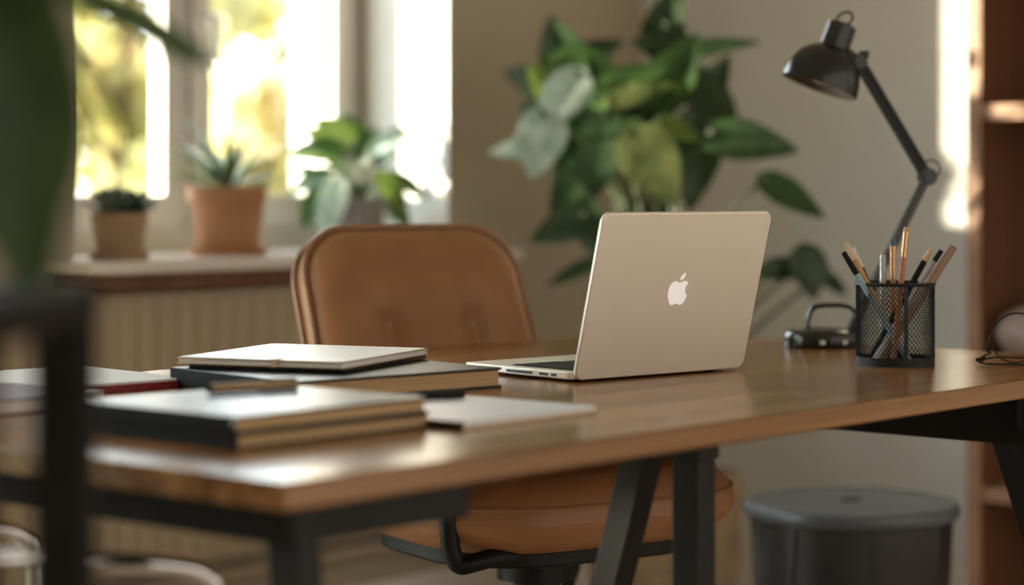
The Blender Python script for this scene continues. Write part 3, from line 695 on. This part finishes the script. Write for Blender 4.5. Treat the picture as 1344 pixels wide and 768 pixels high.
for sd, c_ in ((-1, lc), (1, lc2)):
    h = c_+CR*sd*RL
    bm = bmn()
    if sd < 0:
        tube(bm, smooth_path([h+UP*0.006, h-CR*0.008-CF*0.004+UP*(-0.015), G(1300, 463, YG-0.004), G(1287, 470, YG-0.01), G(1290, 477, YG-0.02), G(1330, 478.5, YG-0.03), G(1390, 480, YG-0.03)]), [0.0013]*37, 8)
    else:
        tube(bm, smooth_path([h+UP*0.006, h+CR*0.006+UP*-0.004-CF*0.003, G(1400, 470, YG-0.012), G(1310, 469, YG-0.012), G(1287, 475, YG-0.012)]), [0.0013]*25, 8)
    ta = obj('temple', bm, M_wire, g)
bm = bmn(); tube(bm, [G(1281, 471, YG-0.01), G(1284, 473, YG-0.011), G(1294, 470, YG-0.011)], [0.0026, 0.0032, 0.0022], 10); obj('temple_tip', bm, M_key, g)

# ================================================================== BIN
bc = camxy(0.583, 3.80)
bn = thing('waste_bin', 'round dark grey waste bin with flat lid behind the desk', 'bin', Vector((bc.x, bc.y, 0)))
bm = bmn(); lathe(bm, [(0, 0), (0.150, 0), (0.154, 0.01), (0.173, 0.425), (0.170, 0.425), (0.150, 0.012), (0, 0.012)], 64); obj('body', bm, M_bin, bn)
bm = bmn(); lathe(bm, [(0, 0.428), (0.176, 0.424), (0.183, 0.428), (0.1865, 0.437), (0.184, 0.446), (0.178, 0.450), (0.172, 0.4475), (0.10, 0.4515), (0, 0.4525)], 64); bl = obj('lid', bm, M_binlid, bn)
bm = bmn(); lathe(bm, [(0, 0.4518), (0.030, 0.4518), (0.030, 0.4545), (0.026, 0.4565), (0, 0.4565)], 32, Matrix.Rotation(0.3, 4, 'Z') @ Matrix.Diagonal((1.0, 0.55, 1, 1))); obj('lid_grip', bm, M_bin, bl)
bm = bmn(); aa = math.atan2(-CF.y, -CF.x)-0.72
pts = [(0.1745-0.0445*0.0, 0.41, 0.0), (0.1725, 0.37, 0.0), (0.1712, 0.345, -0.03), (0.163, 0.18, -0.03), (0.1562, 0.03, -0.03)]
tube(bm, [((0.155+ (z/0.425)*0.0178)*math.cos(aa+o_), (0.155+(z/0.425)*0.0178)*math.sin(aa+o_), z) for _, z, o_ in pts], 0.0016, 6); obj('body_seam', bm, M_key, bn)

# ================================================================== BOOKCASE
FX, BV = 2.885, 0.987                           # front plane, left outer side
bcase = thing('bookcase', 'tall walnut bookcase with open shelves against the right wall', 'bookcase', (FX, BV, 0))
BXD, BWD, BHT, PT = WX-0.020-FX, 0.92, 2.15, 0.030
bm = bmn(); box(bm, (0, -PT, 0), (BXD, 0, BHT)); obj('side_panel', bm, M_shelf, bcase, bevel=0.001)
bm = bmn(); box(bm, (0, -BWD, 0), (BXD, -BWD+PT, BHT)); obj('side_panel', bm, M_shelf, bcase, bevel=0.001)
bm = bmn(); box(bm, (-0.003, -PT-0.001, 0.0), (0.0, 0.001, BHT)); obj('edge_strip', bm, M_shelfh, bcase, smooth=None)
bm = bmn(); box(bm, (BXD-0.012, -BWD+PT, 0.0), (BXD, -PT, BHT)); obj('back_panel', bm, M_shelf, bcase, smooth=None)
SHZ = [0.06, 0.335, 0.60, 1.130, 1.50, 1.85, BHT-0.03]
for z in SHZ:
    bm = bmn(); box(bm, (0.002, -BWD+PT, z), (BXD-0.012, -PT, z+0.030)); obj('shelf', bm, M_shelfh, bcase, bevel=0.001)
vp = P(1342, 400, 4.66)
vs_ = thing('vase', 'rounded mauve ceramic vase on the bookcase shelf just above desk level', 'vase', Vector((FX+0.082, BV-PT-0.110, 0.63)))
bm = bmn(); lathe(bm, [(0, 0), (0.065, 0), (0.088, 0.018), (0.105, 0.046), (0.104, 0.068), (0.088, 0.092), (0.060, 0.107), (0.036, 0.112), (0.036, 0.117), (0.028, 0.117), (0.028, 0.106), (0.05, 0.100), (0.08, 0.085), (0.09, 0.05), (0.06, 0.012), (0, 0.01)], 48)
obj('vessel', bm, M_vase, vs_)

# ================================================================== RADIATOR
rd = thing('radiator', 'cream ribbed panel radiator under the window sill', 'radiator', (1.2, 2.0, 0.25))
RLn, RHt = 1.40, 0.535
bm = bmn(); n = 28
for k in range(n):
    x0 = k*RLn/n; box(bm, (x0+0.006, 0.0, 0.012), (x0+RLn/n-0.006, 0.012, RHt-0.012))
box(bm, (0, 0.006, 0), (RLn, 0.030, RHt)); obj('front_panel', bm, M_rad, rd, bevel=0.003)
bm = bmn(); box(bm, (0.004, 0.030, RHt-0.02), (RLn-0.004, 0.064, RHt-0.006)); obj('top_grille', bm, M_rad, rd)
for x in (0.15, RLn-0.15):
    bm = bmn(); box(bm, (x-0.02, 0.030, 0.10), (x+0.02, 0.0795, 0.40)); obj('wall_bracket', bm, M_rad, rd)
bm = bmn(); tube(bm, smooth_path([(-0.1, 0.045, -0.045), (0.3, 0.045, -0.045), (1.2, 0.045, -0.045), (1.345, 0.045, -0.045), (1.37, 0.045, -0.03), (1.37, 0.045, 0.02)]), 0.011, 10)
tube(bm, [(-0.1, 0.045, -0.045), (-0.14, 0.045, -0.06), (-0.14, 0.045, -0.25)], 0.011, 10); obj('pipe', bm, M_rad, rd)

# ================================================================== WINDOW-SILL PLANTS
def pot_prof(rb, rt, h, wall=0.006, rim=0.0, rimh=0.0):
    p = [(0, 0), (rb, 0)]
    if rim: p += [(rb+(rt-rb)*(h-rimh)/h, h-rimh), (rt+rim, h-rimh), (rt+rim, h)]
    else: p += [(rt, h)]
    return p + [(rt-wall, h), (rb+(rt-rb)*0.85-wall, h*0.85), (0, h*0.85)]
def potplant(name, label, loc, rb, rt, h, m_pot, saucer=None, rim=0.0, rimh=0.0):
    t = thing(name, label, 'potted plant', loc); z0 = 0
    if saucer:
        bm = bmn(); lathe(bm, [(0, 0), (saucer*0.9, 0), (saucer, 0.016), (saucer-0.004, 0.016), (saucer*0.9-0.004, 0.005), (0, 0.005)], 40); obj('saucer', bm, m_pot, t); z0 = 0.005
    bm = bmn(); lathe(bm, pot_prof(rb, rt, h, 0.006, rim, rimh), 44, Matrix.Translation((0, 0, z0))); obj('pot', bm, m_pot, t)
    bm = bmn(); lathe(bm, [(0, h*0.80+z0), (rt*0.93-0.004, h*0.80+z0), (rt*0.95-0.006, h*0.92+z0), (0, h*0.94+z0)], 32); obj('soil', bm, M_soil, t)
    return t, z0+h
def sillp(px, v):
    "point on the sill at image column px and room depth v"
    q = (px-672)/FPX; b = v+1.31; a = (0.757*b+q*0.653*b)/(0.653-0.757*q); return Vector((a-1.234, v, OZ0))
# succulent
t, zt = potplant('potted_succulent', 'small pale terracotta pot with dark rosette succulent, smallest pot on the sill', sillp(156, 2.04), 0.042, 0.056, 0.085, M_terra2, 0.061)
bm = bmn()
for cx, cy, n, sz in ((-0.03, -0.01, 16, 0.05), (0.028, -0.012, 15, 0.045), (0.0, 0.025, 12, 0.045), (0.045, 0.02, 10, 0.035)):
    for k in range(n):
        a = k*2.39996; e = 0.30+0.85*(k/n)
        leaf(bm, (cx+0.004*math.cos(a), cy+0.004*math.sin(a), zt-0.007+0.014*(k/n)), (math.cos(a)*math.cos(e), math.sin(a)*math.cos(e), math.sin(e)), (-math.cos(a)*math.sin(e), -math.sin(a)*math.sin(e), math.cos(e)), sz*1.35*(1-0.30*k/n), sz*0.68, False, 0.5, -0.1, 0, 6, 2)
obj('foliage', bm, ML_succ, t)
# spiky plant in the large terracotta pot
t, zt = potplant('potted_grassy_plant', 'large terracotta pot with arching narrow green leaves on the sill', sillp(298, 2.09), 0.062, 0.078, 0.135, M_terra, 0.085, 0.002, 0.03)
bm = bmn(); random.seed(11)
for k in range(60):
    a = random.uniform(0, 2*PI); e = random.uniform(0.55, 1.40); L = random.uniform(0.13, 0.20); r = random.uniform(0, 0.025)
    d = Vector((math.cos(a)*math.cos(e), math.sin(a)*math.cos(e), math.sin(e))); n = Vector((-math.cos(a)*math.sin(e), -math.sin(a)*math.sin(e), math.cos(e)))
    leaf(bm, (r*math.cos(a), r*math.sin(a), zt-0.012), d, n, L, random.uniform(0.011, 0.017), False, 0.3, 0.55, random.choice((0, 1, 1, 2, 3)), 8, 2)
obj('foliage', bm, [ML_mid, ML_succ, ML_lime, ML_pale_sheen], t)
# broad-leaved plant in the grey pot
t, zt = potplant('potted_leafy_plant', 'dark grey pot with broad drooping green leaves on the right of the sill', sillp(470, 2.17), 0.050, 0.060, 0.115, M_greyp)
bm = bmn(); bs = bmn(); random.seed(5)
T_ = -CF
for px_, pz_, dep, ang, L, W, mi in ((-0.115, 0.02, 0.0, 120, 0.10, 0.055, 0), (-0.09, 0.055, 0.03, 160, 0.11, 0.06, 1), (-0.06, 0.02, -0.05, 110, 0.12, 0.065, 3), (-0.05, 0.10, 0.0, 200, 0.10, 0.06, 0), (-0.02, 0.13, 0.02, 215, 0.11, 0.06, 2),
        (0.03, 0.10, 0.0, 330, 0.12, 0.06, 3), (0.06, 0.05, -0.03, 50, 0.12, 0.06, 2), (0.085, 0.045, 0.03, 20, 0.11, 0.055, 0), (-0.055, 0.035, -0.06, 100, 0.11, 0.065, 3), (0.01, 0.08, -0.03, 290, 0.09, 0.06, 1), (-0.10, 0.0, -0.02, 90, 0.09, 0.05, 0), (-0.075, 0.085, 0.03, 190, 0.12, 0.03, 2), (0.10, 0.02, 0.0, 70, 0.08, 0.05, 0),
        (0.0, 0.10, 0.08, 250, 0.11, 0.07, 0), (0.05, 0.08, 0.10, 300, 0.11, 0.07, 1), (-0.04, 0.06, 0.10, 220, 0.10, 0.06, 0), (0.06, 0.0, 0.10, 40, 0.11, 0.07, 0), (-0.06, 0.11, 0.05, 215, 0.11, 0.07, 2), (0.0, 0.02, 0.10, 100, 0.12, 0.08, 1), (-0.13, 0.06, 0.02, 185, 0.06, 0.03, 0),
        (-0.12, 0.09, 0.12, 200, 0.09, 0.06, 0), (-0.10, 0.04, 0.13, 120, 0.09, 0.06, 1), (-0.14, 0.02, 0.12, 90, 0.08, 0.05, 0)):
    c_ = CR*px_*0.75+T_*(-dep)+UP*(zt+pz_); a = math.radians(ang)
    d = CR*math.cos(a)-UP*math.sin(a)+T_*random.uniform(-0.2, 0.3)
    leaf(bm, c_, d, T_*0.7+UP*0.7, L, W, True, 0.3, 0.25, mi)
    tube(bs, smooth_path([(px_*0.05, 0, zt-0.015), c_*0.5+Vector((0, 0, zt*0.5+0.03)), c_], 5), 0.0022, 6)
obj('foliage', bm, [ML_mid, ML_dark, ML_lime, ML_pale_sheen], t); obj('stems', bs, M_stem, t)

# ================================================================== BIG PLANT IN THE CORNER
pp = P(872, 560, 4.72); pp.z = 0
big, ph = None, 0.40
t = thing('potted_rubber_plant', 'tall bushy large-leaved plant in a woven pot in the room corner', 'potted plant', pp)
bm = bmn(); lathe(bm, [(0, 0), (0.13, 0), (0.165, 0.20), (0.165, 0.36), (0.158, 0.38), (0.150, 0.36), (0.15, 0.32), (0, 0.32)], 48); obj('pot', bm, M_basket, t)
bm = bmn(); lathe(bm, [(0, 0.30), (0.146, 0.31), (0.146, 0.335), (0, 0.345)], 32); obj('soil', bm, M_soil, t)
bm = bmn(); bs = bmn(); random.seed(21)
#  (cx, cy, tip angle (0 right, 90 down), length px, width px, material, depth offset)
LV = [(736, 132, 128, 86, 62, 3, -.16), (708, 190, 104, 84, 72, 3, -.20), (672, 196, 175, 56, 28, 3, -.12), (692, 104, 200, 62, 44, 5, -.02), (716, 112, 230, 66, 46, 2, -.06),
      (737, 64, 250, 84, 70, 0, .04), (778, 98, 20, 110, 70, 1, -.02), (828, 108, 330, 100, 56, 1, -.14), (840, 122, 345, 84, 30, 4, -.17), (874, 28, 285, 92, 60, 0, .05), (852, 58, 190, 50, 22, 0, .02),
      (940, 60, 352, 108, 26, 0, -.05), (884, 96, 300, 110, 70, 1, -.06), (918, 120, 30, 104, 64, 0, -.03), (700, 158, 130, 64, 44, 5, -.04), (786, 205, 100, 112, 62, 6, -.13),
      (858, 222, 60, 108, 84, 4, -.22), (912, 210, 95, 124, 74, 0, -.06), (985, 186, 8, 116, 60, 6, -.16), (1040, 258, 32, 92, 42, 1, -.15), (1062, 358, 80, 66, 56, 0, -.02), (1016, 354, 175, 60, 34, 0, .0),
      (750, 256, 120, 98, 62, 0, .03), (735, 300, 160, 80, 50, 0, -.02), (772, 300, 70, 74, 48, 0, .0), (752, 358, 155, 70, 24, 0, .02), (1096, 374, 40, 40, 22, 0, .02), (832, 160, 110, 110, 76, 0, .03),
      (892, 172, 20, 62, 34, 2, -.10), (800, 128, 200, 84, 52, 1, -.05), (764, 152, 60, 104, 70, 1, -.04), (944, 152, 70, 96, 52, 0, .02), (856, 150, 40, 96, 64, 0, .0),
      (782, 72, 330, 74, 46, 0, .08), (935, 110, 300, 80, 46, 6, .0), (760, 205, 140, 90, 60, 0, .06),
      (715, 140, 180, 70, 46, 5, .05), (810, 175, 120, 84, 50, 6, -.06), (745, 110, 300, 84, 60, 1, .0), (890, 65, 60, 70, 44, 0, .03)]
for cx, cy, ang, Lp, Wp, mi, dp in LV:
    Y = 4.66+dp; a = math.radians(ang); k = Y/FPX
    ti = random.uniform(0.05, 0.35)
    d = (CR*math.cos(a)-UP*math.sin(a)+T_*ti).normalized()
    L = Lp*k*1.06; W = Wp*k
    n_ = T_*1.0+UP*random.uniform(0.15, 0.6)+CR*random.uniform(-0.3, 0.3)
    b_ = P(cx, cy, Y)-pp-d*L*0.47
    leaf(bm, b_, d, n_, L, W, True, random.uniform(0.12, 0.32), random.uniform(0.0, 0.12), mi, 12, 4, 0.02)
    m_ = Vector((random.uniform(-0.04, 0.04), random.uniform(-0.04, 0.04), 0.32))
    mid = m_*0.45+b_*0.55; mid.z = max(0.5, b_.z-0.18); mid.x *= 0.7; mid.y *= 0.7
    tube(bs, smooth_path([m_, mid, b_, b_+d*0.01], 6), [0.006]*6+[0.0045]*6+[0.003]*7, 6)
obj('foliage', bm, [ML_dark, ML_mid, ML_lime, ML_pale_sheen, ML_var, ML_succ, ML_dark], t); obj('stems', bs, M_stem, t)

# ================================================================== FOREGROUND PLANT STAND, PLANT, CHROME CHAIR
pc_ = camxy(-0.270, 1.335)           # corner post of the stand
st = thing('plant_stand', 'black metal plant stand at the left edge in front of the desk', 'plant stand', Vector((pc_.x, pc_.y, 0)), math.atan2(CR.y, CR.x))
ZS = 0.931                          # local x = image right, local y = away from camera
bm = bmn(); box(bm, (-0.30, -0.28, ZS-0.022), (0.018, 0.018, ZS)); obj('stand_top', bm, M_stand, st, bevel=0.002)
for x, y in ((0, 0), (-0.282, 0), (0, -0.262), (-0.282, -0.262)):
    bm = bmn(); box(bm, (x-0.017, y-0.017, 0), (x+0.017, y+0.017, ZS-0.022)); obj('leg', bm, M_stand, st, bevel=0.002)
bm = bmn()
for y in (0, -0.262): box(bm, (-0.265, y-0.008, 0.10), (-0.017, y+0.008, 0.12))
for x in (0, -0.282): box(bm, (x-0.008, -0.245, 0.12), (x+0.008, -0.017, 0.14))
obj('stretcher', bm, M_stand, st)
fp = camxy(-0.405, 1.205); fp.z = ZS
t, zt = potplant('potted_arching_plant', 'plant with long dark drooping leaves on the black stand at the left edge', fp, 0.075, 0.095, 0.16, M_greyp, None)
bm = bmn(); bs = bmn()
def F(px, py, Y): return P(px, py, Y)-fp
def longleaf(pts, W, n_, mi=0):
    pts = smooth_path(pts, 6); N = len(pts); rows = []
    for i, c_ in enumerate(pts):
        tt_ = i/(N-1); d = (pts[min(i+1, N-1)]-pts[max(i-1, 0)]).normalized(); s = d.cross(Vector(n_)).normalized(); nn = s.cross(d)
        wd = W/2*(math.sin(PI*(0.04+0.955*tt_))**0.75)
        rows.append([bm.verts.new(c_+s*wd*j/3+nn*(0.18*wd*abs(j)/3)) for j in range(-3, 4)])
    for a, b in zip(rows, rows[1:]):
        for j in range(6): f = bm.faces.new((a[j], a[j+1], b[j+1], b[j])); f.material_index = mi
ctr = Vector((0, 0, zt-0.02))
longleaf([F(-40, -40, 1.22), F(5, 0, 1.17), F(32, 150, 1.15), F(28, 270, 1.15), F(46, 390, 1.16)], 0.064, T_+CR*0.2)
longleaf([F(-10, -30, 1.30), F(60, -14, 1.38), F(150, 18, 1.46), F(220, 52, 1.52), F(278, 86, 1.56)], 0.034, UP*0.35+T_)
longleaf([F(-60, -20, 1.2), F(-10, 40, 1.18), F(-20, 190, 1.18), F(0, 330, 1.2)], 0.05, T_-CR*0.2)
for a, e, L in ((2.2, 0.9, 0.34), (3.4, 0.6, 0.30), (4.4, 0.8, 0.32), (1.2, 1.1, 0.36), (5.3, 1.1, 0.3)):
    hd = Vector((math.cos(a), math.sin(a), 0))
    longleaf([ctr+hd*0.01, ctr+hd*L*0.35+UP*L*0.55*e, ctr+hd*L*0.75+UP*L*0.6*e, ctr+hd*L+UP*L*0.2*e], 0.05, UP+hd*0.2)
for tgt in (F(-40, -40, 1.22), F(-10, -30, 1.30), F(-60, -20, 1.2)):
    tube(bs, smooth_path([ctr, ctr*0.5+tgt*0.5+UP*0.03, tgt], 6), 0.004, 8)
obj('foliage', bm, ML_fg, t); obj('stems', bs, M_stem, t)
# chrome chair: two bent tube side frames, seat and back; local x = sideways, y = forward
AZ = 0.655
A1 = onz(285, 737, AZ); A2v = onz(46, 688, AZ)
sidev = (A2v-A1); sidev.z = 0; SWD = sidev.length; sidev.normalize(); fwd = Vector((sidev.y, -sidev.x, 0))
cch = thing('chrome_chair', 'chrome tube armchair pulled up to the left end of the desk', 'chair', Vector((A1.x, A1.y, 0)), math.atan2(fwd.y, fwd.x)-PI/2)
# local +y = fwd; sideways is local -x
for k in (0, 1):
    X = -SWD*k; bm = bmn()
    tube(bm, smooth_path([(X, -0.40, 0.013), (X, -0.06, 0.013), (X, -0.02, 0.03), (X, -0.005, 0.08), (X, 0.0, 0.40), (X, -0.002, AZ-0.045), (X, -0.014, AZ-0.012), (X, -0.05, AZ+0.002), (X, -0.12, AZ+0.014), (X, -0.20, AZ+0.026), (X, -0.30, AZ+0.030)], 6), 0.0080, 12)
    obj('arm_tube', bm, M_chrome, cch)
bm = bmn(); box(bm, (-SWD+0.010, -0.36, 0.42), (-0.010, -0.02, 0.46)); obj('seat', bm, M_seatk, cch, bevel=0.01)
bm = bmn(); box(bm, (-SWD+0.010, -0.375, 0.56), (-0.010, -0.345, 0.80)); obj('backrest', bm, M_seatk, cch, bevel=0.01)
for X in (-0.0, -SWD):
    bm = bmn(); tube(bm, smooth_path([(X, -0.30, AZ+0.030), (X, -0.345, AZ+0.045), (X, -0.36, AZ+0.10)], 5), 0.0125, 10); obj('back_tube', bm, M_chrome, cch)
bm = bmn(); rod(bm, (0, 0.0, 0.405), (-SWD, 0.0, 0.405), 0.010); obj('seat_rail', bm, M_chrome, cch)
bm = bmn(); rod(bm, (0, -0.40, 0.013), (-SWD, -0.40, 0.013), 0.0125); obj('floor_rail', bm, M_chrome, cch)

# ================================================================== TREES OUTSIDE
def tree(name, label, x, y, h, r, mats, n, seed, low=0.15):
    random.seed(seed)
    t = thing(name, label, 'tree', (x, y, -0.2), 0, 'trees outside the window')
    bm = bmn(); tube(bm, [(0, 0, 0), (0.03, 0.02, h*0.4), (0, 0, h*0.8)], [0.05, 0.035, 0.012], 8)
    for k in range(6):
        a = k*1.1; z = h*(0.25+0.09*k); tube(bm, [(0, 0, z), (r*0.6*math.cos(a), r*0.6*math.sin(a), z+0.35)], [0.035, 0.012], 6)
    obj('trunk', bm, M_bark, t)
    bm = bmn()
    blobs = [(random.uniform(-0.6, 0.6)*r, random.uniform(-0.6, 0.6)*r, h*random.uniform(low+0.08, 0.92), r*random.uniform(0.28, 0.5), random.randrange(len(mats))) for _ in range(16)]
    for k in range(n):
        bx, by, bz, br, bi = random.choice(blobs)
        v = Vector((random.gauss(0, 1), random.gauss(0, 1), random.gauss(0, 0.9))).normalized()*br*random.uniform(0.5, 1.05)
        c = Vector((bx, by, bz))+v; s = random.uniform(0.05, 0.10)
        e = Euler((random.uniform(0, 6.28), random.uniform(0, 6.28), random.uniform(0, 6.28))).to_matrix()
        q = [c+e @ Vector(p)*s for p in ((-0.5, -1, 0), (0.5, -1, 0), (0.75, 0.1, 0.1), (0, 1.1, 0), (-0.75, 0.1, 0.1))]
        f = bm.faces.new([bm.verts.new(p) for p in q]); f.material_index = bi if random.random() < 0.8 else random.randrange(len(mats))
    obj('crown', bm, mats, t, smooth=None)
def at(px, D):
    v = camxy((px-672)/FPX*D, D); return v.x, v.y
for (nm, lb_, px, D, h, r, ms, n, sd) in (
    ('yellow_tree', 'yellow-leaved tree beyond the left casement', 165, 11.0, 3.0, 0.75, [ML_t1, ML_t3, ML_t1, ML_t2], 1500, 1),
    ('olive_tree', 'olive-green tree at the outer left edge of the window view', -60, 14.0, 3.4, 1.0, [ML_t2, ML_t1], 1500, 2),
    ('golden_shrub', 'golden shrub low behind the terracotta pot plant', 325, 9.6, 1.75, 0.5, [ML_t3, ML_t1], 1100, 3),
    ('green_tree', 'greyer green tree seen through the right casement', 335, 13.0, 2.7, 0.85, [ML_t2, ML_t4, ML_t1], 1300, 4),
    ('yellow_tree', 'pale yellow tree at the far right of the window view', 560, 15.0, 3.2, 0.9, [ML_t1, ML_t3], 1300, 5),
    ('olive_tree', 'pale olive tree glimpsed behind the window centre post', 170, 16.5, 2.6, 1.1, [ML_t1, ML_t2], 1700, 6)):
    x, y = at(px, D); tree(nm, lb_, x, y, h, r, ms, n, sd)
random.seed(40); tree('added_shade_tree', 'unseen broad tree added outside to shade the added side window', -4.3, 7.0, 4.2, 2.1, [ML_t2, ML_t4], 3000, 40)  # unseen tree, added to filter the sun at the added window
del bpy.data.objects['added_shade_tree']['group']
